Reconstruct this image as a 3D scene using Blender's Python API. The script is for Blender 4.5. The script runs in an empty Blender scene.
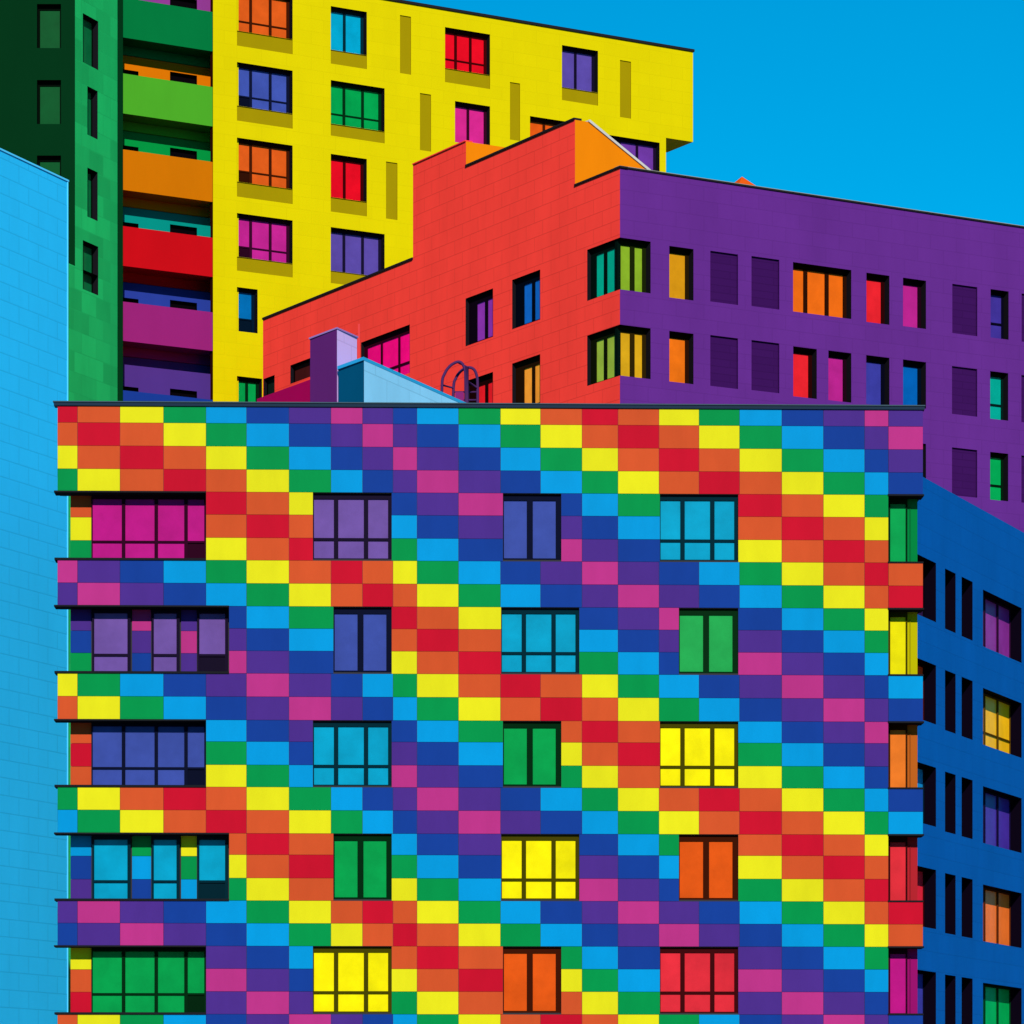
import bpy, bmesh, math, random
random.seed(7)
R = math.radians
sc = bpy.context.scene
COL = sc.collection

# ------------------------------------------------------------------ camera
F = 3932.0            # focal length in pixels of a 1024 wide frame
YH = 1150.0           # eye level (level camera with a rising lens)
EYE = 1.6
cam_d = bpy.data.cameras.new('camera')
cam = bpy.data.objects.new('camera', cam_d); COL.objects.link(cam)
cam.location = (0, 0, EYE); cam.rotation_euler = (R(90), 0, 0)
cam_d.sensor_fit = 'HORIZONTAL'; cam_d.sensor_width = 36.0
cam_d.lens = 36.0 * F / 1024.0
cam_d.shift_y = (YH - 512.0) / 1024.0
cam_d.clip_start = 0.5; cam_d.clip_end = 8000
sc.camera = cam
sc.render.resolution_x = 1024; sc.render.resolution_y = 1024

# ------------------------------------------------------------------ light
SUN_AZ, SUN_EL, EXPO = 3.0, 28.0, 0.62
sun_d = bpy.data.lights.new('sun', 'SUN'); sun = bpy.data.objects.new('sun', sun_d); COL.objects.link(sun)
sun_d.energy = 4.2; sun_d.angle = R(0.5); sun_d.color = (1.0, 0.965, 0.90)
sun.rotation_euler = (R(90 - SUN_EL), 0, R(SUN_AZ))
sun.location = (30, -60, 120)
w = bpy.data.worlds.new('World'); sc.world = w; w.use_nodes = True
nt = w.node_tree; nt.nodes.clear()
sky = nt.nodes.new('ShaderNodeTexSky'); sky.sky_type = 'NISHITA'; sky.sun_disc = False
sky.sun_elevation = R(SUN_EL); sky.sun_rotation = R(180 - SUN_AZ)
sky.altitude = 600; sky.air_density = 1.0; sky.dust_density = 0.15; sky.ozone_density = 2.5
tint = nt.nodes.new('ShaderNodeMix'); tint.data_type = 'RGBA'; tint.blend_type = 'MULTIPLY'
tint.inputs[0].default_value = 1.0; tint.inputs[7].default_value = (0.0, 0.56, 0.72, 1)
bgn = nt.nodes.new('ShaderNodeBackground'); bgn.inputs[1].default_value = 0.11
out = nt.nodes.new('ShaderNodeOutputWorld')
nt.links.new(sky.outputs[0], tint.inputs[6]); nt.links.new(tint.outputs[2], bgn.inputs[0]); nt.links.new(bgn.outputs[0], out.inputs[0])
sc.view_settings.view_transform = 'Standard'; sc.view_settings.look = 'None'
sc.view_settings.exposure = EXPO; sc.view_settings.gamma = 1.0; sc.view_settings.use_curve_mapping = False

# ------------------------------------------------------------------ materials
def lin(c):
    r = []
    for v in c:
        v = v / 255.0
        r.append(v / 12.92 if v <= 0.04045 else ((v + 0.055) / 1.055) ** 2.4)
    return r
# how bright a white wall of each orientation comes out (measured), so a picture colour gives the paint's own colour
K = {'P': 2.12, 'F': 1.86, 'B': 1.74, 'C': 0.92, 'A': 1.0, 'S': 0.40}
def paint_col(rgb, k):
    return [min(0.90, max(0.0008, c / K[k])) for c in lin(rgb)]
MATS = {}
def base_mat(name, col, rough=0.55, spec=0.3):
    m = bpy.data.materials.new(name); m.use_nodes = True
    b = m.node_tree.nodes['Principled BSDF']
    b.inputs['Base Color'].default_value = (*col, 1)
    b.inputs['Roughness'].default_value = rough
    b.inputs['Specular IOR Level'].default_value = spec * 0.02
    return m, b
def weather(m, b, col, amt=0.06, scale=0.5, island=0.0, streak=True):
    """large soft tonal wear so no panel is perfectly flat"""
    n = m.node_tree; N = n.nodes; L = n.links
    tc = N.new('ShaderNodeTexCoord')
    mp = N.new('ShaderNodeMapping'); mp.inputs['Scale'].default_value = (scale, scale, scale * (0.35 if streak else 1))
    no = N.new('ShaderNodeTexNoise'); no.inputs['Scale'].default_value = 1.6; no.inputs['Detail'].default_value = 7; no.inputs['Roughness'].default_value = 0.62
    L.new(tc.outputs['Object'], mp.inputs[0]); L.new(mp.outputs[0], no.inputs[0])
    mr = N.new('ShaderNodeMapRange'); mr.inputs[1].default_value = 0.3; mr.inputs[2].default_value = 0.7
    mr.inputs[3].default_value = 1 - amt; mr.inputs[4].default_value = 1 + amt * 0.6
    L.new(no.outputs[0], mr.inputs[0])
    fac = mr.outputs[0]
    if island:
        g = N.new('ShaderNodeNewGeometry'); m2 = N.new('ShaderNodeMapRange')
        m2.inputs[3].default_value = 1 - island; m2.inputs[4].default_value = 1 + island
        L.new(g.outputs['Random Per Island'], m2.inputs[0])
        mu = N.new('ShaderNodeMath'); mu.operation = 'MULTIPLY'; L.new(fac, mu.inputs[0]); L.new(m2.outputs[0], mu.inputs[1]); fac = mu.outputs[0]
    hs = N.new('ShaderNodeHueSaturation'); hs.inputs['Color'].default_value = (*col, 1)
    L.new(fac, hs.inputs['Value']); L.new(hs.outputs[0], b.inputs['Base Color'])
    return hs, no
def flat(name, rgb, k='F', rough=0.55, spec=0.3, amt=0.05, island=0.0, scale=0.5):
    key = (name, tuple(rgb), k)
    if key in MATS: return MATS[key]
    col = paint_col(rgb, k); m, b = base_mat(name, col, rough, spec); weather(m, b, col, amt, scale, island)
    MATS[key] = m; return m
def raw(name, col, rough=0.5, spec=0.3):
    key = (name, 'raw')
    if key in MATS: return MATS[key]
    m, b = base_mat(name, col, rough, spec); MATS[key] = m; return m
def clad(name, rgb, k, bw=1.2, rh=0.55, joint=0.72, mort=0.02, var=0.05, amt=0.05, rough=0.5):
    """painted cladding boards: running bond joints in wall metres (UV), each board a slightly different tone"""
    key = (name, tuple(rgb), k)
    if key in MATS: return MATS[key]
    col = paint_col(rgb, k); m, b = base_mat(name, col, rough, 0.3)
    hs, no = weather(m, b, col, amt, 0.35)
    n = m.node_tree; N = n.nodes; L = n.links
    uv = N.new('ShaderNodeUVMap')
    br = N.new('ShaderNodeTexBrick'); br.offset = 0.5; br.squash = 1.0
    br.inputs['Scale'].default_value = 1.0; br.inputs['Brick Width'].default_value = bw; br.inputs['Row Height'].default_value = rh
    br.inputs['Mortar Size'].default_value = mort; br.inputs['Mortar Smooth'].default_value = 0.3; br.inputs['Bias'].default_value = 0.0
    br.inputs['Color1'].default_value = (1 - var,) * 3 + (1,); br.inputs['Color2'].default_value = (1 + var,) * 3 + (1,)
    br.inputs['Mortar'].default_value = (joint,) * 3 + (1,)
    L.new(uv.outputs[0], br.inputs['Vector'])
    mx = N.new('ShaderNodeMix'); mx.data_type = 'RGBA'; mx.blend_type = 'MULTIPLY'; mx.inputs[0].default_value = 1
    L.new(hs.outputs[0], mx.inputs[6]); L.new(br.outputs['Color'], mx.inputs[7]); L.new(mx.outputs[2], b.inputs['Base Color'])
    bp = N.new('ShaderNodeBump'); bp.invert = True; bp.inputs['Strength'].default_value = 0.25; bp.inputs['Distance'].default_value = 0.01
    L.new(br.outputs['Fac'], bp.inputs['Height']); L.new(bp.outputs[0], b.inputs['Normal'])
    MATS[key] = m; return m
def pane_mat(rgb, k):
    if k == 'F': k = 'P'
    key = ('pane', tuple(rgb), k)
    if key in MATS: return MATS[key]
    col = paint_col(rgb, k); m, b = base_mat('coloured_pane', col, 0.3, 0.9)
    hs, no = weather(m, b, col, 0.16, 0.8, 0.06, streak=False)
    n = m.node_tree; N = n.nodes; L = n.links
    bp = N.new('ShaderNodeBump'); bp.inputs['Strength'].default_value = 0.12; bp.inputs['Distance'].default_value = 0.02
    L.new(no.outputs[0], bp.inputs['Height']); L.new(bp.outputs[0], b.inputs['Normal'])
    MATS[key] = m; return m
def dark_of(rgb, f=0.11, name='dark_frame'):
    key = (name, tuple(rgb), f)
    if key in MATS: return MATS[key]
    c = [v * f * 0.26 + 0.0008 for v in lin(rgb)]
    m, b = base_mat(name, c, 0.5, 0.12); MATS[key] = m; return m

# ------------------------------------------------------------------ wall frames
class Frame:
    """a vertical plane: s metres along it, z up, o metres out of it"""
    def __init__(s, O, ang, side):
        s.O = O; a = R(ang); s.d = (math.sin(a), math.cos(a))
        n = (s.d[1], -s.d[0])
        s.n = n if side > 0 else (-n[0], -n[1])
    def P(s, t, z, o=0.0):
        return (s.O[0] + t * s.d[0] + o * s.n[0], s.O[1] + t * s.d[1] + o * s.n[1], z)
    def un(s, px, py, o=0.0):
        """where the line of sight of a picture point meets this plane"""
        a = (px - 512.0) / F
        Ox = s.O[0] + o * s.n[0]; Oy = s.O[1] + o * s.n[1]
        t = (a * Oy - Ox) / (s.d[0] - a * s.d[1])
        D = Oy + t * s.d[1]
        return t, EYE + (YH - py) / F * D
    def S(s, px, o=0.0): return s.un(px, 0, o)[0]
    def Z(s, px, py, o=0.0): return s.un(px, py, o)[1]
    def off(s, o):
        f = Frame.__new__(Frame); f.O = (s.O[0] + o * s.n[0], s.O[1] + o * s.n[1]); f.d = s.d; f.n = s.n; return f
ANG_A = math.degrees(math.atan(1628 / F)); ANG_B = math.degrees(math.atan(6688 / F)); ANG_C = -math.degrees(math.atan(2312 / F))
def at(px, D): return ((px - 512.0) / F * D, D)

class MB:
    """collects faces in a bmesh with material slots and wall UVs"""
    def __init__(s): s.bm = bmesh.new(); s.uv = s.bm.loops.layers.uv.new('UVMap'); s.mats = []
    def mi(s, m):
        if m not in s.mats: s.mats.append(m)
        return s.mats.index(m)
    def face(s, pts, m, uvs=None):
        vs = [s.bm.verts.new(p) for p in pts]
        f = s.bm.faces.new(vs); f.material_index = s.mi(m)
        if uvs is None:
            a, b = pts[0], pts[1]
            uvs = [(math.hypot(p[0] - a[0], p[1] - a[1]), p[2]) for p in pts]
        for l, u in zip(f.loops, uvs): l[s.uv].uv = u
        return f
    def box(s, fr, s0, s1, z0, z1, o0, o1, m, mfront=None, mend=None):
        P = fr.P; mf = mfront or m; me = mend or m
        q = lambda a, mm, uv=None: s.face(a, mm, uv)
        q([P(s0, z0, o1), P(s1, z0, o1), P(s1, z1, o1), P(s0, z1, o1)], mf, [(s0, z0), (s1, z0), (s1, z1), (s0, z1)])
        q([P(s1, z0, o0), P(s0, z0, o0), P(s0, z1, o0), P(s1, z1, o0)], m)
        q([P(s0, z0, o0), P(s0, z0, o1), P(s0, z1, o1), P(s0, z1, o0)], me)
        q([P(s1, z0, o1), P(s1, z0, o0), P(s1, z1, o0), P(s1, z1, o1)], me)
        q([P(s0, z1, o1), P(s1, z1, o1), P(s1, z1, o0), P(s0, z1, o0)], m)
        q([P(s0, z0, o0), P(s1, z0, o0), P(s1, z0, o1), P(s0, z0, o1)], m)
    def prism(s, plan, z0, z1, m, side_mats=None, top=None):
        n = len(plan)
        for i in range(n):
            a, b = plan[i], plan[(i + 1) % n]
            mm = side_mats[i] if side_mats and side_mats[i] else m
            L = math.hypot(b[0] - a[0], b[1] - a[1])
            s.face([(*a, z0), (*b, z0), (*b, z1), (*a, z1)], mm, [(0, z0), (L, z0), (L, z1), (0, z1)])
        s.face([(*p, z1) for p in plan], top or m, [p for p in plan]); s.face([(*p, z0) for p in reversed(plan)], m, [p for p in reversed(plan)])
    def plate(s, fr, s0, s1, z0, z1, holes, m, o=0.0, depth=0.1, rev=None, skip=(), voids=()):
        """sheet with rectangular holes and their reveals. skip: (hole index, 'l'/'r') reveals left open"""
        ss = sorted({round(v, 5) for v in [s0, s1] + [c for h in list(holes) + list(voids) for c in h[:2]] if s0 - 1e-6 <= v <= s1 + 1e-6})
        zs = sorted({round(v, 5) for v in [z0, z1] + [c for h in list(holes) + list(voids) for c in h[2:4]] if z0 - 1e-6 <= v <= z1 + 1e-6})
        P = fr.P
        for i in range(len(ss) - 1):
            cs = (ss[i] + ss[i + 1]) / 2
            if ss[i + 1] - ss[i] < 1e-4: continue
            for j in range(len(zs) - 1):
                cz = (zs[j] + zs[j + 1]) / 2
                if zs[j + 1] - zs[j] < 1e-4: continue
                if any(h[0] < cs < h[1] and h[2] < cz < h[3] for h in list(holes) + list(voids)): continue
                a, b, c, d = ss[i], ss[i + 1], zs[j], zs[j + 1]
                s.face([P(a, c, o), P(b, c, o), P(b, d, o), P(a, d, o)], m, [(a, c), (b, c), (b, d), (a, d)])
        rv = rev or m
        for k, h in enumerate(holes):
            a, b, c, d = h[:4]; i = o - depth
            if (k, 'l') not in skip: s.face([P(a, c, o), P(a, c, i), P(a, d, i), P(a, d, o)], rv)
            if (k, 'r') not in skip: s.face([P(b, c, i), P(b, c, o), P(b, d, o), P(b, d, i)], rv)
            s.face([P(a, d, o), P(b, d, o), P(b, d, i), P(a, d, i)], rv)
            s.face([P(a, c, i), P(b, c, i), P(b, c, o), P(a, c, o)], rv)
    def obj(s, name, parent=None, label=None, weld=True):
        if weld: bmesh.ops.remove_doubles(s.bm, verts=s.bm.verts, dist=1e-5)
        me = bpy.data.meshes.new(name); s.bm.to_mesh(me); s.bm.free()
        for m in s.mats: me.materials.append(m)
        o = bpy.data.objects.new(name, me); COL.objects.link(o)
        if parent: o.parent = parent; o.matrix_parent_inverse = parent.matrix_world.inverted()
        if label: o['label'] = label
        return o
def thing(name, label, cat, loc):
    e = bpy.data.objects.new(name, None); COL.objects.link(e); e.location = (loc[0], loc[1], 0); e.empty_display_size = 2
    e['label'] = label; e['category'] = cat
    bpy.context.view_layer.update()
    return e

BLACK = raw('shaded_reveal', (0.006, 0.005, 0.007), 0.6, 0.1)  # near-black base colour carries the shade of the window reveals
REV_K = {}
def window(parent, fr, s0, s1, z0, z1, depth, rgb, k, cols=(1,), ml=.04, mr=.06, mt=.06, mb=.05, mull=.09, tr=0.0, tt=.05,
           dark=(), label=None, fdark=0.11, name='window', flip=False):
    """frame plate with one hole per light, panes set 5 cm behind. tr = share of height below the transom"""
    fm = dark_of(rgb, fdark)  # dark frame; its wide head and jamb also stand in for reveal shade
    W = s1 - s0 - ml - mr - mull * (len(cols) - 1); tot = sum(cols)
    holes = []; x = s0 + ml
    for ci, c in enumerate(cols):
        wd = W * c / tot
        if tr:
            zt = z0 + mb + (z1 - z0 - mt - mb) * tr
            holes.append((x, x + wd, z0 + mb, zt - tt / 2, ci, 0)); holes.append((x, x + wd, zt + tt / 2, z1 - mt, ci, 1))
        else: holes.append((x, x + wd, z0 + mb, z1 - mt, ci, 1))
        x += wd + mull
    if depth == 0: depth = -.12
    f = MB(); f.plate(fr, s0 + .002, s1 - .002, z0 + .002, z1 - .002, holes, fm, o=-depth + .04, depth=.04)
    fo = f.obj(name, parent, label)
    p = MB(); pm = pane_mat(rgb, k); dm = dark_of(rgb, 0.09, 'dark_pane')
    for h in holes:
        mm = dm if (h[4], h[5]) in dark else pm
        p.box(fr, h[0] - .01, h[1] + .01, h[2] - .01, h[3] + .01, -depth - .03, -depth, mm)
    p.obj('pane', fo)
    return fo

# ================================================================== SETTING
g = MB(); asph = flat('asphalt', (70, 70, 72), 'F', 0.9, 0.2, 0.2)
gm, gb = base_mat('ground', (0.16, 0.155, 0.14), 0.95, 0.1); weather(gm, gb, (0.16, 0.155, 0.14), 0.25, 0.05)
g.face([(-3000, -3000, -.02), (3000, -3000, -.02), (3000, 3000, -.02), (-3000, 3000, -.02)], gm)
go = g.obj('ground'); go['kind'] = 'structure'
am, ab = base_mat('asphalt', (0.05, 0.05, 0.052), 0.9, 0.2); weather(am, ab, (0.05, 0.05, 0.052), 0.2, 0.4)
r = MB(); r.face([(-300, 84, -.012), (300, 84, -.012), (300, 98, -.012), (-300, 98, -.012)], am)
wl = raw('road_paint', (0.75, 0.75, 0.72), 0.7)
for i in range(-60, 60): r.face([(i * 5, 90.9, -.006), (i * 5 + 2.5, 90.9, -.006), (i * 5 + 2.5, 91.1, -.006), (i * 5, 91.1, -.006)], wl)
ro = r.obj('road', weld=False); ro['kind'] = 'structure'
pm_, pb = base_mat('paving', (0.34, 0.32, 0.29), 0.85, 0.2); weather(pm_, pb, (0.34, 0.32, 0.29), 0.12, 0.8)
for y0, y1 in ((98, 110.0), (76, 84)):
    p = MB(); X = Frame((0, 0), 90, 1); p.box(X, -300, 300, -.02, .12, -y1, -y0, pm_)
    po = p.obj('pavement'); po['kind'] = 'structure'

# ================================================================== RAINBOW BUILDING
fF = Frame((0, 111.0), 90 - 1.5, 1)
T = {'R': (203, 18, 44), 'O': (214, 84, 42), 'Y': (234, 224, 28), 'G': (0, 146, 72), 'C': (0, 151, 215), 'B': (22, 62, 148), 'V': (78, 46, 136), 'M': (190, 52, 132)}
SEQ = 'ROYGCBVMVBCGYO'
tm = {c: flat('tile_' + n, T[c], 'F', 0.38, 0.35, 0.07, 0.045, 0.9) for c, n in zip('ROYGCBVM', ('red', 'orange', 'yellow', 'green', 'cyan', 'blue', 'violet', 'magenta'))}
cx = [57.5, 77.5, 120, 163.5, 206, 246.5, 289, 331, 362.5, 393, 417, 458.5, 500.5, 540.5, 582, 618, 659, 699, 739.5, 781.8, 823.4, 864.6, 888.4, 923]
cs = [fF.S(x) for x in cx]
ry = [409, 425.5, 448.5, 471.5, 494, 516.5, 539.6, 562, 585, 607.8, 630, 652.3, 674.8, 698, 721.3, 742.8, 766, 788.1, 811.2, 834.3, 855.6, 878.8, 901.3]
while ry[-1] < 1185: ry.append(ry[-1] + 22.65)
rz = [fF.Z(700, y) for y in ry]
while rz[-1] < 0.25: rz.pop()
NR = len(rz) - 1
FL = [r0 for r0 in range(4, NR - 2, 5)]           # first tile row of each storey's windows
rb = thing('apartment_building', 'apartment block covered in rainbow tiles in diagonal stripes, standing in front of all other buildings', 'building', (0, 112))
LAV, IND, CYN, GRN, YEL, ORG, RED, PNK = (122, 88, 170), (66, 84, 172), (0, 168, 208), (0, 166, 78), (270, 250, 0), (243, 92, 20), (240, 48, 62), (204, 24, 140)
nm = {LAV: 'lavender', IND: 'indigo', CYN: 'cyan', GRN: 'green', YEL: 'yellow', ORG: 'orange', RED: 'red', PNK: 'pink'}
wins = []   # (storey, x0, x1, lights, colour)
cc = {0: (LAV, IND, CYN), 1: (IND, CYN, (40, 176, 84)), 2: (CYN, GRN, YEL), 3: (GRN, YEL, ORG), 4: (YEL, ORG, RED), 5: (ORG, RED, PNK), 6: (RED, PNK, LAV)}
nm[(40, 176, 84)] = 'green'
for i, r0 in enumerate(FL):
    c = cc[i]
    if i % 2 == 0: L = [(313, 391.6, 3, c[0]), (503, 561.2, 2, c[1]), (660, 738.2, 3, c[2])]
    else: L = [(333.5, 391.6, 2, c[0]), (501.2, 579.2, 3, c[1]), (679, 738.2, 2, c[2])]
    for x0, x1, n, col in L: wins.append((r0, fF.S(x0), fF.S(x1), n, col))
def rowz(r0): return rz[r0 + 3], rz[r0]
ROOF = fF.Z(500, 405.2); Z0 = 0.0
RD = 0.62; WD = 0.17
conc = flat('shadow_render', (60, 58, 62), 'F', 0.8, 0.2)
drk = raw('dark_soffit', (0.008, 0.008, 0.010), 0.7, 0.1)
sL, sR, sM0, sM1 = cs[0], cs[-1], cs[4], cs[22]
sE = fF.S(229)
# core body
cp = lambda s, o: fF.P(s, 0, o)[:2]
core = MB()
plan = [cp(fF.S(70), -RD), cp(fF.S(917), -RD), (4.0, 123.4), (-12.3, 123.2)]
sidem = clad('side_cladding', (70, 60, 150), 'F')
core.prism(plan, 0, rz[0] - 0.75, conc, [conc, sidem, sidem, sidem], flat('roof_gravel', (150, 148, 140), 'F', 0.9))
core.obj('core_wall', rb)
# skin behind the tiles
sk = MB(); holes = []; skip = []
for r0, a, b, n, col in wins: z0, z1 = rowz(r0); holes.append((a, b, z0 + .045, z1 - .015))
nh = len(holes)
lim = MB()
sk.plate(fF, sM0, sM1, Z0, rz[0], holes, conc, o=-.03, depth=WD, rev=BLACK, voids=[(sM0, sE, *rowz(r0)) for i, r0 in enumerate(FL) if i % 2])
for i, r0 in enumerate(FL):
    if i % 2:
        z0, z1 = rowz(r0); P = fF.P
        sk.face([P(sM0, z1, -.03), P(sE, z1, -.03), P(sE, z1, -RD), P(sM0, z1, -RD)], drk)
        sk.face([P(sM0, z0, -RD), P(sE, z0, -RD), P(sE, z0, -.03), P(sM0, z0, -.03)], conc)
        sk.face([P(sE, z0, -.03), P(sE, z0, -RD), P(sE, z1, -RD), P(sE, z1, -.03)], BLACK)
def bands():
    prev = 0; res = []
    for r0 in FL: res.append((prev, r0)); prev = r0 + 3
    res.append((prev, NR)); return res
for a, b in bands():
    z1, z0 = rz[a], rz[b]
    if b == NR: z0 = 0.0
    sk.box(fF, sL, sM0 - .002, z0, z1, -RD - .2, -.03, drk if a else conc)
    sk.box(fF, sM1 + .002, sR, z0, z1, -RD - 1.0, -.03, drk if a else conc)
sk.obj('wall', rb)
# tiles
tl = MB(); G = .0045
def tile(a, b, z0, z1, c, o=0.0, t=.028):
    if b - a < .05: return
    tl.box(fF, a + G, b - G, z0 + G, z1 - G, o - t, o, tm[c])
for rr in range(NR):
    z1, z0 = rz[rr], rz[rr + 1]
    st = next((i for i, r0 in enumerate(FL) if r0 <= rr < r0 + 3), None)
    cuts = []
    if st is not None:
        cuts = [(a, b) for r0, a, b, n, col in wins if r0 <= rr < r0 + 3]
        cuts += [(sL - 1, sE if st % 2 else sM0), (sM1, sR + 1)]
    edges = [e for u, v in cuts for e in (u, v)]
    cr = [min(edges, key=lambda e: abs(e - v)) if edges and min(abs(e - v) for e in edges) < .13 else v for v in cs]   # tiles next to an opening are cut to meet it
    for c in range(23):
        a, b = cr[c], cr[c + 1]; segs = [(a, b)]
        for u, v in cuts:
            ns = []
            for p, q in segs:
                if v <= p or u >= q: ns.append((p, q)); continue
                if u > p: ns.append((p, u))
                if v < q: ns.append((v, q))
            segs = ns
        for p, q in segs:
            zz1 = z1
            tile(p, q, z0, zz1, SEQ[(c - rr) % 14])
# recessed tiles at the left end
fR = fF.off(-RD)
a0, a1 = fR.S(70.5), fR.S(91.5)
left_cols = {0: 'OYG', 1: 'VBG', 2: 'ORO', 3: 'CBV', 4: 'YOR', 5: 'MVB', 6: 'GCB'}
mid1 = {1: 'MVB', 3: 'GCB', 5: 'YOR'}; mid2 = {1: 'VMV', 3: 'YGC', 5: 'OYG'}
def rtile(a, b, z0, z1, c): tl.box(fR, a + G, b - G, z0 + G, z1 - G, .0, .03, tm[c])
for i, r0 in enumerate(FL):
    for j in range(3):
        z1, z0 = rz[r0 + j], rz[r0 + j + 1]
        rtile(a0, a1, z0, z1, left_cols[i][j])
        if i % 2:
            rtile(fR.S(132), fR.S(151.3), z0, z1, mid1[i][j]); rtile(fR.S(181), fR.S(197), z0, z1, mid2[i][j])
tl.obj('tile_cladding', rb, weld=False)
# windows
cnt = ('', 'single', 'two-light', 'three-light', 'four-light')
for r0, a, b, n, col in wins:
    z0, z1 = rowz(r0)
    if n == 3: window(rb, fF, a, b, z0 + .045, z1 - .015, WD, col, 'F', (21, 27, 21), ml=.025, mr=.10, mt=.15, mb=.04, mull=.125, tr=.32, tt=.075, label=nm[col] + ' three-light window')
    else: window(rb, fF, a, b, z0 + .045, z1 - .015, WD, col, 'F', (1, 1), ml=.03, mr=.15, mt=.17, mb=.06, mull=.17, label=nm[col] + ' two-light window')
big = {0: PNK, 2: IND, 4: GRN, 6: YEL}; sm = {1: LAV, 3: CYN, 5: YEL}
for i, r0 in enumerate(FL):
    z0, z1 = rowz(r0)
    if i % 2 == 0:
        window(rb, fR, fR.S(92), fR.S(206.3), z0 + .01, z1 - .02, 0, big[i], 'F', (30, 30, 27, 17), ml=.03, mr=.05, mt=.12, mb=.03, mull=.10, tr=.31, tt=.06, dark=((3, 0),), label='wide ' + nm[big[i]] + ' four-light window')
    else:
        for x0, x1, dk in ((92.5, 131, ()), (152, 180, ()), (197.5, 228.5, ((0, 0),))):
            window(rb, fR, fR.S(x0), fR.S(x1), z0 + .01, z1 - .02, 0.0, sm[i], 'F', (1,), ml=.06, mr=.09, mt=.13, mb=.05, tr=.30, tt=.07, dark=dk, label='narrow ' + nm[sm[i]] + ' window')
corner = {0: (0, 172, 84), 1: (255, 240, 0), 2: (252, 128, 40), 3: (240, 50, 62), 4: (204, 24, 140), 5: (66, 84, 172), 6: CYN}
for i, r0 in enumerate(FL):
    z0, z1 = rowz(r0); c = corner[i]
    dk = tuple(int(v * .45) for v in c)
    f = window(rb, fR, fR.S(887.5), fR.S(906.8), z0 + .01, z1 - .02, 0.0, c, 'F', (1,), ml=.06, mr=.05, mt=.16, mb=.05, label='tall corner window')
    # flat end light beside it, coloured dark as if turned from the sun
    q = MB(); q.box(fR, fR.S(906.9), fR.S(917), z0 + .01, z1 - .02, .002, .10, dark_of(c, 1.1, 'end_light'))
    q.box(fR, fR.S(909.2), fR.S(910), z0 + .01, z1 - .25, .102, .13, flat('end_mullion', tuple(int(v * .6) for v in c), 'F'))
    q.obj('end_light', f)
# copings and flashings
cop = flat('coping_metal', (34, 52, 72), 'F', 0.4, 0.4)
fl = MB()
fl.box(fF, fF.S(54), fF.S(924.5), rz[0] + .004, ROOF + .02, -.35, .05, cop)
fl.box(fF, fF.S(53), fF.S(925), ROOF + .022, ROOF + .05, -.38, .08, flat('coping_edge', (70, 92, 104), 'F', 0.35, 0.5))
fl.obj('parapet_coping', rb)
def ledge(*a):
    fl = MB(); fl.box(fF, *a, drk); fl.obj('ledge_flashing', rb)
for k, (a, b) in enumerate(bands()):
    if a:
        ledge(fF.S(54.5), cs[4] if a % 10 == 7 else sE, rz[a] - .012, rz[a] + .05, -RD + .035, .035)
        ledge(sM1 - .02, fF.S(923.5), rz[a] - .012, rz[a] + .035, -RD - .05, .02)
    if b < NR:
        ledge(fF.S(54.0), cs[4] if (b - 4) % 10 == 0 else sE, rz[b] - .03, rz[b] + .015, -RD + .035, .03)
        ledge(sM1 - .02, fF.S(924), rz[b] - .03, rz[b] + .02, -RD - .05, .03)

# --- things built on its roof
DECK = rz[0] - 0.75
dA = Frame((0, 0), ANG_A, 1).d; dC = Frame((0, 0), ANG_C, 1).d; dB = Frame((0, 0), ANG_B, 1).d
def add(p, *vs):
    x, y = p
    for d, l in vs: x += d[0] * l; y += d[1] * l
    return (x, y)
def zt(py, D): return EYE + (YH - py) / F * D
b = MB()
c0 = at(337, 114.5); ztop = zt(329, 114.5)
pl = [c0, add(c0, (dA, 1.39)), add(c0, (dA, 1.39), (dC, 1.69)), add(c0, (dC, 1.69))]
violet = flat('shaft_shaded_side', (88, 30, 92), 'C', .6, .2); lilac = clad('shaft_lit_side', (206, 166, 214), 'A', 1.0, .9, .86, .02, .02)  # lit and shaded sides are put into the shaft's colours
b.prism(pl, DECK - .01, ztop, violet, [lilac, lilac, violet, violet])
so = b.obj('roof_shaft', rb, 'tall violet shaft with lit and shaded sides painted on')
b = MB(); cpv = flat('shaft_coping', (150, 110, 165), 'A')
def outset(pl, e):
    cxm = sum(p[0] for p in pl) / len(pl); cym = sum(p[1] for p in pl) / len(pl)
    r_ = []
    for p in pl:
        L = math.hypot(p[0] - cxm, p[1] - cym); r_.append((p[0] + (p[0] - cxm) / L * e, p[1] + (p[1] - cym) / L * e))
    return r_
b.prism(outset(pl, .04), ztop + .002, ztop + .05, cpv); b.obj('coping', so)
# crimson low wall
b = MB(); c1 = at(311.5, 117.0); zc = zt(379.0, 117.0)
pl = [c1, add(c1, (dB, .3)), add(c1, (dB, .3), (dC, 3.6)), add(c1, (dC, 3.6))]
b.prism(pl, DECK - .01, zc, flat('crimson', (150, 0, 64), 'C')); b.obj('roof_wall', rb, 'low crimson wall on the roof')
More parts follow.
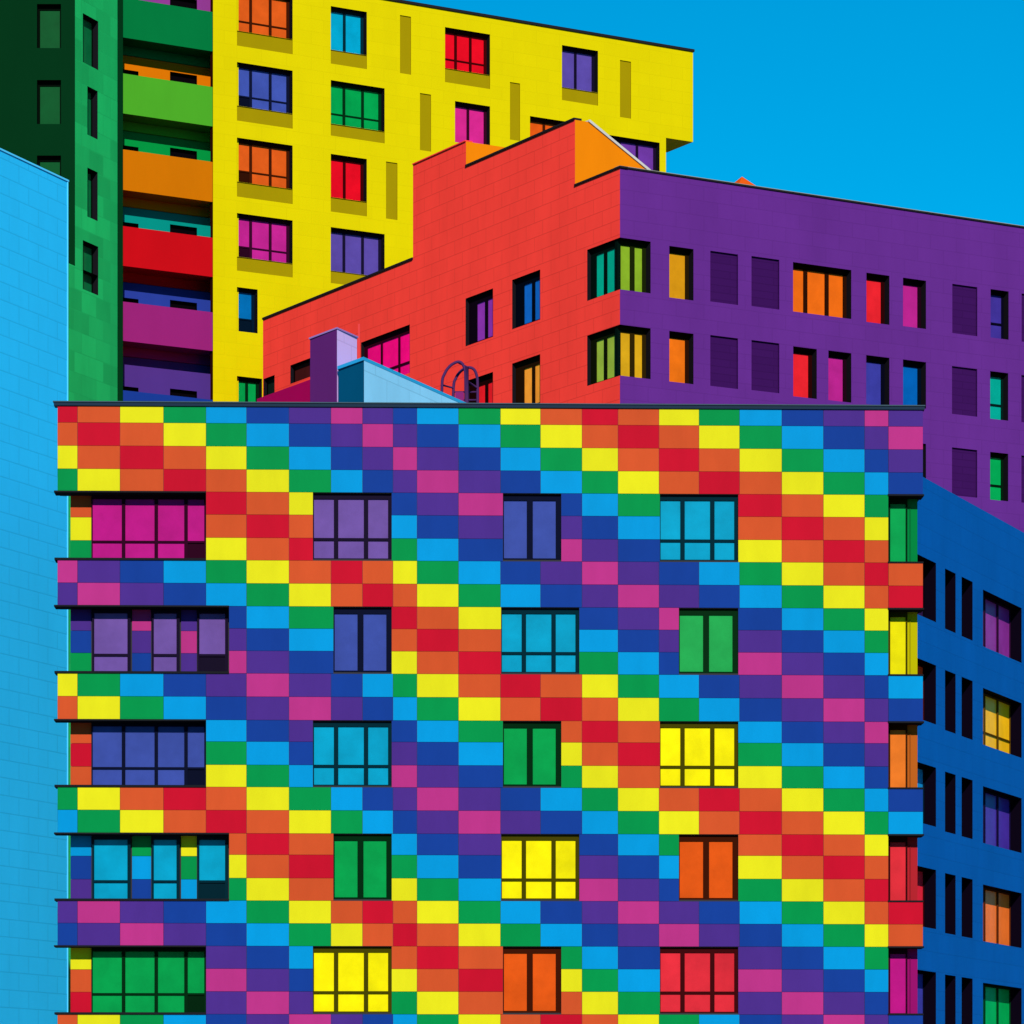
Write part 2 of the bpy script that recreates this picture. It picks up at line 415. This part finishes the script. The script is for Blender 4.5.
# pale blue cabin
b = MB(); c2 = at(364, 113.0); zb = zt(357, 113.0) - .10
pl = [c2, add(c2, (dA, 9.3)), add(c2, (dA, 9.3), (dC, 1.58)), add(c2, (dC, 1.58))]
teal = flat('cabin_shaded_end', (0, 70, 100), 'C'); pale = clad('cabin_lit_side', (136, 200, 232), 'A', 1.6, 1.0, .84, .02, .03, .09)  # end side darkened in its colour, as if out of the sun
b.prism(pl, DECK - .01, zb, pale, [pale, pale, pale, teal]); co = b.obj('roof_cabin', rb, 'long pale blue cabin, its end painted a shaded tone')
b = MB(); b.prism(outset(pl, .05), zb + .002, zb + .10, flat('cabin_coping', (40, 150, 200), 'A')); b.obj('coping', co)
b = MB(); pp = Frame(at(359, 117.5), 90, 1); b.box(pp, -.03, .03, DECK - .01, zt(324, 117.5), -.03, .03, flat('vent_red', (240, 70, 70), 'F')); b.obj('vent_pipe', rb, 'thin red vent pipe')
# hooped ladder
def tube(mb, pts, r, m, seg=8):
    import mathutils
    V = mathutils.Vector; pts = [V(p) for p in pts]; rings = []
    for i, p in enumerate(pts):
        t = (pts[min(i + 1, len(pts) - 1)] - pts[max(i - 1, 0)]).normalized()
        u = t.cross(V((0, 1, 0.001))).normalized(); v = t.cross(u).normalized()
        rings.append([mb.bm.verts.new(p + r * (math.cos(a) * u + math.sin(a) * v)) for a in [2 * math.pi * k / seg for k in range(seg)]])
    mi = mb.mi(m)
    for i in range(len(rings) - 1):
        for k in range(seg):
            f = mb.bm.faces.new([rings[i][k], rings[i][(k + 1) % seg], rings[i + 1][(k + 1) % seg], rings[i + 1][k]]); f.material_index = mi; f.smooth = True
    for rg in (rings[0], list(reversed(rings[-1]))):
        f = mb.bm.faces.new(rg); f.material_index = mi
def smooth(pts, n=5):
    o = []
    for i in range(len(pts) - 1):
        p0 = pts[max(i - 1, 0)]; p1 = pts[i]; p2 = pts[i + 1]; p3 = pts[min(i + 2, len(pts) - 1)]
        for k in range(n):
            t = k / n
            o.append(tuple(.5 * (2 * p1[j] + (-p0[j] + p2[j]) * t + (2 * p0[j] - 5 * p1[j] + 4 * p2[j] - p3[j]) * t * t + (-p0[j] + 3 * p1[j] - 3 * p2[j] + p3[j]) * t ** 3) for j in range(len(p1))))
    o.append(pts[-1]); return o
steel = flat('ladder_steel', (84, 46, 98), 'F', .45, .4)
lad = MB()
def up(px, py, D): X, Y = at(px, D); return (X, Y, zt(py, D))
for off, D in ((0, 121.6),):
    A = [up(442, 425, D), up(442, 385, D), up(444.5, 374, D), up(450, 366, D), up(457, 362, D), up(461.5, 363, D), up(464.8, 369, D), up(465.6, 380, D), up(465.6, 425, D)]
    Bp = [up(453.5, 425, D + .6), up(453.5, 388, D + .6), up(456, 378, D + .6), up(461, 371, D + .6), up(468, 367.5, D + .6), up(474, 369.5, D + .6), up(477, 377, D + .6), up(477.6, 388, D + .6), up(477.6, 425, D + .6)]
tube(lad, smooth(A), .045, steel); tube(lad, smooth(Bp), .045, steel)
for i, j in ((1, 1), (4, 4), (7, 7)): tube(lad, [A[i], tuple((A[i][k] + Bp[j][k]) / 2 for k in range(3)), Bp[j]], .03, steel)
for y in (392, 400, 408): tube(lad, [up(453.5, y, D + .6), up(465.5, y, D + .6), up(477.6, y, D + .6)], .028, steel)
tube(lad, [up(466.8, 425, D), up(466.8, 400, D), up(466.8, 367, D)], .06, steel)
lo = lad.obj('roof_ladder', rb, 'ladder top with two hooped handrails', weld=False)
b = MB(); kk = Frame(at(459.5, 121.0), 90, 1); b.box(kk, -.13, .13, DECK - .01, zt(392, 121.0), -.4, 0, flat('hatch', (140, 40, 110), 'F')); b.obj('ladder_base', lo)

# ================================================================== RED AND VIOLET BUILDING
CO = at(620, 147.0)
fC = Frame(CO, ANG_C, -1); fB = Frame(CO, ANG_B, 1)
if fC.n[1] > 0: fC.n = (-fC.n[0], -fC.n[1])
rv = thing('corner_building', 'tall building with a red side and a violet side meeting at a corner', 'building', (CO[0] + 3, CO[1] + 10))
redm = clad('red_boards', (236, 58, 48), 'C', 1.25, .56, .80, .02, .015, .09)
purm = clad('violet_boards', (104, 46, 140), 'B', 1.25, .56, .90, .018, .02, .09)
orgm = flat('orange_render', (250, 136, 10), 'B')
H1 = 36.4 + EYE; H2 = fC.Z(413, 165); H3 = fC.Z(466, 167); H4 = fC.Z(620, 168)
u1, u2, u3, u4 = fC.S(575), fC.S(466), fC.S(413), fC.S(263)
VL = 27.0; UL = u4
P1C, P1B = .20, .36
def openings(fr, lst):
    r_ = []
    for x0, x1, yt, yb in lst:
        a, ztp = fr.un(x0, yt); b_ = fr.S(x1); z_b = fr.Z(x0, yb)
        r_.append((min(a, b_), max(a, b_), z_b, ztp))
    return r_
# red side
VIO, BLU, TEA, OLV, AMB = (122, 40, 140), (12, 84, 160), (0, 148, 118), (140, 160, 50), (222, 150, 20)
cw = [(587.2, 620, 249.8, 301), (587.2, 620, 335.7, 386)]
rl = [(465.6, 493, 298.6, 346.4), (512.2, 540.2, 280, 329.4), (466, 493, 381, 428), (512.2, 540.2, 363.6, 412), (361, 409.8, 342.6, 390), (263.6, 274.6, 379, 425), (290.4, 318, 365.4, 384)]
ch = openings(fC, cw); ch = [(0.0, h[1], h[2], h[3]) for h in ch]
rh = openings(fC, rl)
for k in range(2):   # same storeys lower down
    dz = 3.3 * (k + 1)
    rh += [(h[0], h[1], h[2] - dz, h[3] - dz) for h in rh[2:4]]
walls = MB()
skipc = [(0, 'l'), (1, 'l')]
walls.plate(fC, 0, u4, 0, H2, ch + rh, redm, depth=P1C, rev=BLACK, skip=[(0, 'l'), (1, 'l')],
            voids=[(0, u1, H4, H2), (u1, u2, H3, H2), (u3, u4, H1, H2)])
walls.obj('red_wall', rv, 'red boarded side wall')
# violet side
pl_w = {  # row: list of (x0, x1, ytop, ybot, colour or None for blank panel)
 0: [(669.3, 693.5, 245.8, 297.4, AMB), (710.3, 738, 250.7, 301.4, None), (751.5, 779.3, 256, 306, None), (793, 851.3, 262, 311.4, (246, 108, 20)), (866.4, 889.4, 272.6, 321.8, (240, 36, 46)),
     (903, 926, 277.6, 326, (190, 36, 140)), (952.3, 977.3, 283.8, 333, None), (990.6, 1008.6, 289, 337.4, (66, 50, 150)), (1021.6, 1045, 293.5, 341.5, None)],
 1: [(669.3, 693.5, 330.8, 381.4, (246, 116, 20)), (710.3, 738, 335, 385.8, None), (751.5, 779.3, 340, 390, None), (793.2, 816.8, 346.2, 396.2, (240, 36, 46)), (828.4, 851.3, 350.4, 400, (190, 36, 140)),
     (866.2, 889.4, 355, 404, (60, 60, 158)), (903, 926, 359.4, 406, (0, 98, 182)), (952, 977.2, 366, 413.8, None), (990.2, 1008.2, 371, 418.6, (0, 170, 150)), (1021.4, 1045, 375, 422, None)]}
fbz = fB.Z(669, 245.8) - fB.Z(669, 330.8)
rows = []
for k in (0, 1):
    for (x0, x1, yt, yb, c) in pl_w[k]: rows.append((openings(fB, [(x0, x1, yt, yb)])[0], c, x0))
for k in (2, 3, 4):
    for (x0, x1, yt, yb, c) in pl_w[1]:
        h = openings(fB, [(x0, x1, yt, yb)])[0]; dz = fbz * (k - 1)
        cN = None if c is None else {2: (0, 168, 84), 3: (222, 150, 20), 4: (240, 36, 46)}[k]
        if x0 > 880: rows.append(((h[0], h[1], h[2] - dz, h[3] - dz), cN, x0))
bh = openings(fB, [(620, 650.6, 238.8, 290), (620, 650.6, 325, 376)])
bh = [(0.0, h[1], ch[i][2], ch[i][3]) for i, h in enumerate(bh)]
op = [r_[0] for r_ in rows if r_[1] is not None]; bl = [r_[0] for r_ in rows if r_[1] is None]
walls = MB()
blank = clad('blank_panel', (62, 20, 88), 'B', 2.0, .28, .85, .02, .05)
nb = len(bh) + len(op)
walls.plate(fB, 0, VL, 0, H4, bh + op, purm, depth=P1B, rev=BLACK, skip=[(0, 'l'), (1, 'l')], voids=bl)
for h in bl:   # shallow blank panels
    P = fB.P; a, b_, c, d = h; i = -.09
    walls.face([P(a, c, i), P(b_, c, i), P(b_, d, i), P(a, d, i)], blank, [(a, c), (b_, c), (b_, d), (a, d)])
    for q in ([P(a, c, 0), P(a, c, i), P(a, d, i), P(a, d, 0)], [P(b_, c, i), P(b_, c, 0), P(b_, d, 0), P(b_, d, i)], [P(a, d, 0), P(b_, d, 0), P(b_, d, i), P(a, d, i)], [P(a, c, i), P(b_, c, i), P(b_, c, 0), P(a, c, 0)]): walls.face(q, blank)
walls.obj('violet_wall', rv, 'violet side wall with dark blank panels')
# back walls and roof
bk = MB(); P = fB.P
c00, c10, c11, c01 = CO, add(CO, (dB, VL)), add(CO, (dB, VL), (dC, UL)), add(CO, (dC, UL))
def vface(a, b_, z0, z1, m): L = math.hypot(a[0] - b_[0], a[1] - b_[1]); bk.face([(*a, z0), (*b_, z0), (*b_, z1), (*a, z1)], m, [(0, z0), (L, z0), (L, z1), (0, z1)])
RT = min(H1, H4) - .45
vface(c10, c11, 0, H1, purm); vface(c11, c01, 0, H1, redm)
gravel = flat('roof_gravel', (150, 148, 140), 'F', 0.9)
bk.face([(*c00, RT), (*c10, RT), (*c11, RT), (*c01, RT)], gravel, [c00, c10, c11, c01])
bk.obj('rear_wall', rv)
# stepped upper blocks behind the red parapet
b = MB(); fU = Frame(add(CO, (dC, u1)), ANG_B, 1)          # plane at the lower step, across the building
va, za = fU.un(588, 119.5); vb, zb_ = fU.un(648.5, 172)
z_top3 = H3 - .003
pf = [(0.0, RT), (vb + 1.2, RT), (vb + .02, zb_), (va, z_top3), (0.0, z_top3)]
L3 = u2 - u1
def uvp(v, u, z): q = add(CO, (dB, v), (dC, u)); return (*q, z)
b.face([uvp(v, u1 + .001, z) for v, z in pf], orgm, [(v, z) for v, z in pf])
b.face([uvp(v, u2 - .001, z) for v, z in reversed(pf)], orgm)
for i in range(1, len(pf) - 1):
    p, q = pf[i], pf[i + 1]; b.face([uvp(p[0], u1 + .001, p[1]), uvp(p[0], u2, p[1]), uvp(q[0], u2, q[1]), uvp(q[0], u1 + .001, q[1])], orgm)
# pale coping on the sloping edge
slope = MB(); pc = flat('pale_coping', (214, 206, 200), 'B')
for (p, q) in (((vb + .03, zb_), (va, z_top3)),):
    nrm = (q[1] - p[1], -(q[0] - p[0])); Ln = math.hypot(*nrm); nx, nz = -nrm[0] / Ln * .1, -nrm[1] / Ln * .1
    if nz < 0: nx, nz = -nx, -nz
    pts = [(p[0], p[1] + .004), (q[0], q[1] + .004), (q[0] + nx, q[1] + nz), (p[0] + nx, p[1] + nz)]
    f0 = [uvp(v, u1 - .06, z) for v, z in pts]; f1 = [uvp(v, u1 + .3, z) for v, z in pts]
    slope.face(f0, pc); slope.face(list(reversed(f1)), pc)
    for i in range(4): j = (i + 1) % 4; slope.face([f0[i], f1[i], f1[j], f0[j]], pc)
b.obj('orange_upper_block', rv, 'orange end of the stepped roof block'); slope.obj('slope_coping', rv)
b = MB(); L2 = 3.0
pl = [add(CO, (dC, u2 + .001), (dB, .002)), add(CO, (dC, u2 + .001), (dB, L2)), add(CO, (dC, u3), (dB, L2)), add(CO, (dC, u3), (dB, .002))]
b.prism(pl, RT, H2 - .002, orgm, [orgm, orgm, orgm, redm]); b.obj('orange_upper_block', rv, 'small orange step face')
# copings
dk = raw('black_coping', (0.012, 0.010, 0.012), .5, .3)
c_ = MB()
c_.box(fC, -.08, u1 - .002, H4 + .003, H4 + .07, -.3, .05, dk); c_.box(fC, u1, u2 - .002, H3 + .003, H3 + .08, -.3, .05, dk)
c_.box(fC, u3 + .002, u4, H1 + .003, H1 + .09, -.3, .05, dk); c_.box(fC, u2, u3, H2 + .003, H2 + .05, -.3, .05, redm)
c_.box(fB, 0.0, VL, H4 + .004, H4 + .058, -.3, .051, dk)
c_.box(fB, -.05, VL, H4 + .060, H4 + .08, -.32, .06, flat('pale_trim', (150, 150, 140), 'B'))
c_.obj('parapet_coping', rv)
# windows on the red side: in this plane s grows to the left of the picture
ccl = [TEA, OLV]; ccb = [(140, 176, 40), (226, 168, 26)]
for i in range(2):
    h = ch[i]; window(rv, fC, P1B, h[1], h[2], h[3], P1C, ccl[i], 'C', (10, 7), ml=.05, mr=.38, mt=.26, mb=.08, mull=.20, fdark=.05, label='corner window, red side')
    h = bh[i]; window(rv, fB, P1C, h[1], h[2], h[3], P1B, ccb[i], 'B', (11, 9), ml=.03, mr=.16, mt=.20, mb=.06, mull=.20, fdark=.08, label='corner window, violet side')
    q = MB(); q.box(fB, P1C - .14, P1C - .002, h[2], h[3], -P1B - .1, -P1B + .08, dark_of(TEA, .05)); q.obj('corner_post', rv)
rc = [(132, 44, 150), (16, 88, 168), (222, 20, 30), (250, 140, 40), (236, 0, 110), (8, 16, 12), (40, 8, 8), (222, 20, 30), (240, 120, 30), (132, 44, 150), (16, 88, 168)]
for i, h in enumerate(rh):
    wdt = h[1] - h[0]
    if i == 4: window(rv, fC, *h, P1C, rc[i], 'C', (11, 14, 12), ml=.06, mr=.25, mt=.25, mb=.06, mull=.13, tr=.28, tt=.08, fdark=.14, label='wide pink window')
    elif i in (5, 6): window(rv, fC, *h, P1C, rc[i], 'S', (1,), fdark=.2, label='dark window')
    else: window(rv, fC, *h, P1C, rc[i], 'C', (8, 8), ml=.07, mr=.62, mt=.30, mb=.10, mull=.20, fdark=.05, label='two-light window with wide dark jamb')
for (h, c, x0) in rows:
    if c is None: continue
    wdt = h[1] - h[0]
    if wdt > 2.2: window(rv, fB, *h, P1B, c, 'B', (14, 17, 14), ml=.04, mr=.16, mt=.16, mb=.06, mull=.18, fdark=.06, label='wide orange window')
    elif x0 > 985: window(rv, fB, *h, P1B, c, 'B', (1,), ml=.03, mr=.10, mt=.14, mb=.06, tr=.34, tt=.08, fdark=.07)
    else: window(rv, fB, *h, P1B, c, 'B', (1,), ml=.04, mr=.16, mt=.18, mb=.07, fdark=.06)
# orange hipped vent peeping above the violet roofline
b = MB(); q0 = at(742, 164.0); zz = zt(176.6, 164.0); bs = .42
pl = [add(q0, (dB, -bs), (dC, -bs)), add(q0, (dB, bs), (dC, -bs)), add(q0, (dB, bs), (dC, bs)), add(q0, (dB, -bs), (dC, bs))]
om = flat('vent_orange', (236, 92, 20), 'B')
b.prism(pl, RT - .01, zz - .42, om)
ap = (*q0, zz)
for i in range(4): a, c = pl[i], pl[(i + 1) % 4]; b.face([(*a, zz - .42), (*c, zz - .42), ap], om)
b.obj('roof_vent', rv, 'small orange pointed roof vent', weld=False)

# ================================================================== YELLOW TOWER WITH BALCONIES
YO = ((237 - 512) / F * 176.0, 176.0)
fY = Frame(YO, ANG_B, 1)
yt = thing('yellow_tower', 'tall yellow tower with multicoloured windows and a bay of coloured balconies at its left', 'tower', (YO[0] + 8, YO[1] + 12))
yel = clad('yellow_boards', (234, 211, 0), 'B', 1.25, .58, .95, .016, .015, .04)
olive = flat('olive_panel', (170, 146, 6), 'B', .6)
TOP = fY.Z(693, 52); ZS = fY.Z(693, 142)
sy0, syR, syO = fY.S(213), fY.S(666), fY.S(693)
fh = fY.Z(237, 137.5) - fY.Z(237, 213)
W = []   # x0,x1,ytop,ybot,spandrel ybot,colour,cols,tr,dark
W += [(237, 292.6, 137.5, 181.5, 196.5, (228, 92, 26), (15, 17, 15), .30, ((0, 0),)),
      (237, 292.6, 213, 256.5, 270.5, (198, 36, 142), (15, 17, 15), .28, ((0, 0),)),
      (237, 257.6, 287, 331, None, (0, 112, 182), (1,), .33, ((0, 0),)),  # lower light coloured dark for the shadow across it
      (237, 262, 376, 418, None, (0, 160, 76), (14, 10), 0, ()),
      (330.8, 366.8, 153.8, 197, 211.5, (238, 12, 34), (1, 1), 0, ()),
      (330.8, 384.6, 227, 270.5, 283, (94, 74, 164), (1, 1.1, 1), 0, ()),
      # storeys above
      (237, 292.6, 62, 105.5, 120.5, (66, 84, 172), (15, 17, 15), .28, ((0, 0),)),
      (330.8, 384.6, 80, 123.5, 135.5, (0, 160, 76), (1, 1.1, 1), .28, ()),
      (455, 490, 101, 142, None, (220, 40, 140), (1, 1), 0, ()),
      (237, 292.6, -13, 30.5, 45.5, (228, 92, 26), (15, 17, 15), .28, ()),
      (330.8, 366.8, 6, 49.5, 63.5, (0, 168, 208), (1, 1), 0, ()),
      (445, 490, 27, 68, 82, (238, 12, 34), (1, 1, 1), .28, ()),
      (562, 598, 45, 87, 100, (94, 74, 164), (1, 1), 0, ()),
      (530, 585, 116, 157, None, (240, 92, 20), (1, 1, 1), 0, ()),
      (606, 659.6, 134.5, 178, None, (112, 56, 158), (1, 1, 1), .0, ())]
N = [(386, 397.4, 161.5, 218.5), (420, 431, 93, 150), (510, 520, 82, 139.5), (400, 411, 15, 73), (620, 631, 60, 117)]
wy = MB(); oh = openings(fY, [w_[:4] for w_ in W]); sp = []
for w_ in W:
    if w_[4]: a, z1 = fY.un(w_[0], w_[3]); sp.append((a, fY.S(w_[1]), fY.Z(w_[0], w_[4]), z1 - .004))
nn = openings(fY, N)
DY = .36
wy.plate(fY, sy0, syO, 0, TOP, oh, yel, depth=DY, rev=BLACK, voids=sp + nn + [(syR, syO, 0, ZS)])
for h in sp + nn:
    P = fY.P; a, b_, c, d = h; i = -.05
    wy.face([P(a, c, i), P(b_, c, i), P(b_, d, i), P(a, d, i)], olive)
    for q in ([P(a, c, 0), P(a, c, i), P(a, d, i), P(a, d, 0)], [P(b_, c, i), P(b_, c, 0), P(b_, d, 0), P(b_, d, i)], [P(a, d, 0), P(b_, d, 0), P(b_, d, i), P(a, d, i)], [P(a, c, i), P(b_, c, i), P(b_, c, 0), P(a, c, 0)]): wy.face(q, olive)
# overhang box at the right and the body behind
BD = 14.0
P = fY.P
wy.face([P(syR, ZS, 0), P(syO, ZS, 0), P(syO, ZS, -2.3), P(syR, ZS, -2.3)], yel)
wy.face([P(syO, ZS, 0), P(syO, ZS, -2.3), P(syO, TOP, -2.3), P(syO, TOP, 0)], yel)
wy.face([P(syR, ZS, -2.3), P(syO, ZS, -2.3), P(syO, TOP, -2.3), P(syR, TOP, -2.3)], yel)
wy.face([P(syR, 0, 0), P(syR, 0, -BD), P(syR, TOP, -BD), P(syR, TOP, 0)], yel)
sBal = fY.S(121.5) 
wy.face([P(sBal, 0, -BD), P(syR, 0, -BD), P(syR, TOP, -BD), P(sBal, TOP, -BD)], yel)
wy.face([P(sBal, TOP, 0), P(syO, TOP, 0), P(syO, TOP, -2.3), P(syR, TOP, -2.3), P(syR, TOP, -BD), P(sBal, TOP, -BD)], gravel)
# fin edge towards the balconies
wy.face([P(sy0, 0, 0), P(sy0, 0, -.26), P(sy0, TOP, -.26), P(sy0, TOP, 0)], dark_of((120, 40, 20), .5, 'fin_edge'))
wy.face([P(sy0, 0, -.26), P(sy0 + 1.4, 0, -.26), P(sy0 + 1.4, TOP, -.26), P(sy0, TOP, -.26)], yel)
wy.obj('wall', yt)
c_ = MB(); c_.box(fY, sBal, syO + .05, TOP + .003, TOP + .12, -.3, .07, dk); c_.obj('parapet_coping', yt)
for w_, h in zip(W, oh):
    n = len(w_[6])
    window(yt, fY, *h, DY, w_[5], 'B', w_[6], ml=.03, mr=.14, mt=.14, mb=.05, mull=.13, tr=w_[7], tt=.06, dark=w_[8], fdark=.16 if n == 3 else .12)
# balconies
BDp = 1.3
fK = fY.off(-BDp); par = [((0, 120, 60), -3, 37), ((80, 170, 40), 73, 113), ((214, 116, 0), 149, 189.5), ((206, 14, 24), 225.7, 265.5), ((156, 36, 118), 301.3, 340.5), ((26, 60, 150), 377 + 13, 420)]
backs = [(150, 60, 150), (230, 120, 0), (0, 150, 66), (0, 148, 136), (44, 64, 160), (84, 52, 140)]
sA, sBx = fY.S(122.2), sy0 - .002
for i, (c, y0, y1) in enumerate(par):
    zt_, zb2 = fY.Z(122.2, y0), fY.Z(122.2, y1)
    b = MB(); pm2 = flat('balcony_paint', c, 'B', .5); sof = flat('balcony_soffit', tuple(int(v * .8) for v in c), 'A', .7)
    b.box(fY, sA, sBx, zb2, zt_, -.14, -.03, pm2)
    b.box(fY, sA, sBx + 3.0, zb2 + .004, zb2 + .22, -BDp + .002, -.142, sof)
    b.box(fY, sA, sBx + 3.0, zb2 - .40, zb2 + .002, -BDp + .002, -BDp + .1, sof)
    bo = b.obj('balcony', yt)
    b = MB(); bc = flat('balcony_back', backs[i], 'B', .7)
    zlow = zb2 - .0; znext = zb2 + .22 + (fh - .22)
    hl = []
    for (x0, x1) in ((116, 138.5), (170, 197)):
        a = fK.S(x0); b2 = fK.S(x1); zt2 = fK.Z(x0 if x0 > 120 else 122, y0 + (-1.5 if x0 > 120 else -4.0))
        hl.append((a, b2, zt2 - 1.9, zt2))
    b.plate(fK, fK.S(100), fK.S(240), zb2 + .0, zb2 + fh, hl, bc, depth=.2, rev=dark_of((60, 30, 60), .1))
    for h in hl: b.box(fK, h[0], h[1], h[2], h[3], -.24, -.2, dark_of((60, 30, 60), .1))
    b.obj('back_wall', bo)

# ================================================================== GREEN TOWER
GO_s = fY.S(116.5); GO = fY.P(GO_s, 0, .1)[:2]
fG = Frame(GO, ANG_A, 1)
gt = thing('green_tower', 'green tower with upper block painted a shaded dark green, behind the plain sky blue wall', 'tower', (GO[0] - 4, GO[1]))
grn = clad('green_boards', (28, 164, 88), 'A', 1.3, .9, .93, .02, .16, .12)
dgr = flat('shaded_green', (2, 52, 24), 'F', .7, .15)  # dark tone puts shade into the block and strip colour
sg0 = fG.S(52)
GW = [(87.4, 97.6, 167.5, 216.5), (82.8, 98.2, 240, 289), (87.4, 97.6, 86, 134.5), (82.8, 98.2, 13, 62)]
gh = openings(fG, GW)
sgc = fG.S(75); zb3 = fG.Z(75, 266)
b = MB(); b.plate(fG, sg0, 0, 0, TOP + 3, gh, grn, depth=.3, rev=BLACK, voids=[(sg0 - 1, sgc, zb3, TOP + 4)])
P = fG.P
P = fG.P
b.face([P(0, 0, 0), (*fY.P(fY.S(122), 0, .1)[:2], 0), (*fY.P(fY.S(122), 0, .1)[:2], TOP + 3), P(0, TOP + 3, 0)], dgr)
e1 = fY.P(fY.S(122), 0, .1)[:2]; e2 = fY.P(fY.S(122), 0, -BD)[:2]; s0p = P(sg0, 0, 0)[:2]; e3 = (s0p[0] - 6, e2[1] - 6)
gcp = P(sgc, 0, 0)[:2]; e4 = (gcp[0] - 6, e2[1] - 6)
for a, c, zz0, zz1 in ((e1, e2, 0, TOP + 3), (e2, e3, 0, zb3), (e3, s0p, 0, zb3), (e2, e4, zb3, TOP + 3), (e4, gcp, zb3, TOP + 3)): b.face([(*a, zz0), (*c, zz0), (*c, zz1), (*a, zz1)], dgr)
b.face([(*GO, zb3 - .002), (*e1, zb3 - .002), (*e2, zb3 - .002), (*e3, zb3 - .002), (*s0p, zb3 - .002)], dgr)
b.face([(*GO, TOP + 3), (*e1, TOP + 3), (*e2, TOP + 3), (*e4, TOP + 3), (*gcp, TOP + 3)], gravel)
b.obj('wall', gt)
for i, h in enumerate(gh):
    window(gt, fG, *h, .3, (10, 96, 52), 'A', (1,), ml=.03, mr=.06, mt=.08, mb=.05, fdark=.1)
gc = fG.P(sgc, 0, 0)[:2]; fD = Frame((gc[0], gc[1] + .01), 90, 1)
b = MB()
hd = openings(fD, [(37, 61, 155.5, 200), (37, 61, 80, 124), (37, 61, 4, 48)])
xl = fD.S(-90)
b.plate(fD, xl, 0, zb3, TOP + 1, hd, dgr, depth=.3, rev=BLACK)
P = fD.P
b.face([P(xl, zb3, 0), P(0, zb3, 0), P(0, zb3, -7), P(xl, zb3, -7)], dgr)
b.face([P(0, zb3, 0), P(0, zb3, -7), P(0, TOP + 1, -7), P(0, TOP + 1, 0)], dgr)
b.face([P(xl, zb3, 0), P(xl, zb3, -7), P(xl, TOP + 1, -7), P(xl, TOP + 1, 0)], dgr)
b.face([P(xl, zb3, -7), P(0, zb3, -7), P(0, TOP + 1, -7), P(xl, TOP + 1, -7)], dgr)
b.face([P(xl, TOP + 1, 0), P(0, TOP + 1, 0), P(0, TOP + 1, -7), P(xl, TOP + 1, -7)], gravel)
b.obj('upper_block', gt, 'projecting block painted a shaded dark green')
for h in hd: window(gt, fD, *h, .3, (0, 92, 42), 'F', (1,), ml=.1, mr=.08, mt=.2, mb=.05, fdark=.05)

# ================================================================== PALE BLUE BUILDING (left)
PO = at(67.5, 125.0); fP = Frame(PO, ANG_A, 1)
cy = thing('pale_blue_building', 'plain sky blue building with a windowless panelled wall, at the left edge of the picture', 'building', (PO[0] - 6, PO[1] - 6))
cym = clad('sky_blue_boards', (38, 178, 230), 'A', 1.22, .545, .85, .022, .012, .05)
zc2 = fP.Z(66, 181)
dN = (-fP.n[0], -fP.n[1])
b = MB(); e0 = add(PO, (dA, -22))
b.prism([e0, PO, add(PO, (dN, 12)), add(PO, (dN, 12), (dA, -22))], 0, zc2, cym); b.obj('wall', cy)
b = MB(); b.box(fP, -22.05, .05, zc2 + .003, zc2 + .06, -.3, .03, flat('sky_blue_trim', (80, 192, 236), 'A')); b.box(fP, -.03, .025, 0, zc2, .002, .02, flat('sky_blue_trim', (80, 192, 236), 'A')); b.obj('parapet_coping', cy)

# ================================================================== DEEP BLUE BUILDING (right)
BO = at(983, 128.6); fQ = Frame(BO, ANG_A, 1)
bb = thing('deep_blue_building', 'deep blue building with deep narrow windows, lower right behind the rainbow tiled block', 'building', (BO[0] - 4, BO[1] + 4))
blm = clad('deep_blue_boards', (7, 82, 156), 'A', 1.3, .6, .90, .018, .02, .10)
zq = fQ.Z(973, 504.5)
q0, q1 = fQ.S(897), fQ.S(1024) + 14
base = [(908, 936, 549.5, 610, (70, 30, 90)), (945, 955.6, 568.4, 628.5, (20, 0, 40)), (961.6, 972.6, 576.6, 636, (20, 0, 40)), (983, 1021.6, 589.5, 646.2, (134, 44, 136)), (1040, 1062, 611, 664, (20, 0, 40))]
dzf = fQ.Z(983, 589.5) - fQ.Z(983, 687.8)
colr = {0: [(50, 26, 70), (134, 44, 136)], 1: [(236, 70, 30), (246, 176, 20)], 2: [(20, 130, 190), (70, 44, 146)], 3: [(222, 36, 56), (240, 110, 40)], 4: [(60, 60, 158), (0, 160, 76)], 5: [(60, 60, 158), (0, 160, 76)]}
b = MB(); ho = []; info = []
for k in range(6):
    for j, (x0, x1, ya, yb, c) in enumerate(base):
        h = openings(fQ, [(x0, x1, ya, yb)])[0]; h = (h[0], h[1], h[2] - dzf * k, h[3] - dzf * k)
        if h[2] < .5: continue
        if j == 0: c = colr[k][0]
        if j == 3: c = colr[k][1]
        ho.append(h); info.append((j, k, c))
DQ = .42
b.plate(fQ, q0, q1, 0, zq, ho, blm, depth=DQ, rev=dark_of((60, 20, 90), .12, 'deep_reveal'))
P = fQ.P
a0_, a1_, a2_, a3_ = P(q0, 0)[:2], P(q1, 0)[:2], P(q1, 0, -6.2)[:2], P(q0, 0, -6.2)[:2]
for a, c in ((a1_, a2_), (a2_, a3_), (a3_, a0_)): b.face([(*a, 0), (*c, 0), (*c, zq), (*a, zq)], blm)
b.face([(*a0_, zq - .003), (*a1_, zq - .003), (*a2_, zq - .003), (*a3_, zq - .003)], gravel)
b.obj('wall', bb)
for h, (j, k, c) in zip(ho, info):
    if j == 3: window(bb, fQ, *h, DQ, c, 'A', (1, 1, 1), ml=.04, mr=.05, mt=.06, mb=.04, mull=.16, tr=.3 if k == 1 else 0, fdark=.3)
    else: window(bb, fQ, *h, DQ, c, 'A', (1,), ml=.04, mr=.05, mt=.06, mb=.04, fdark=.12)
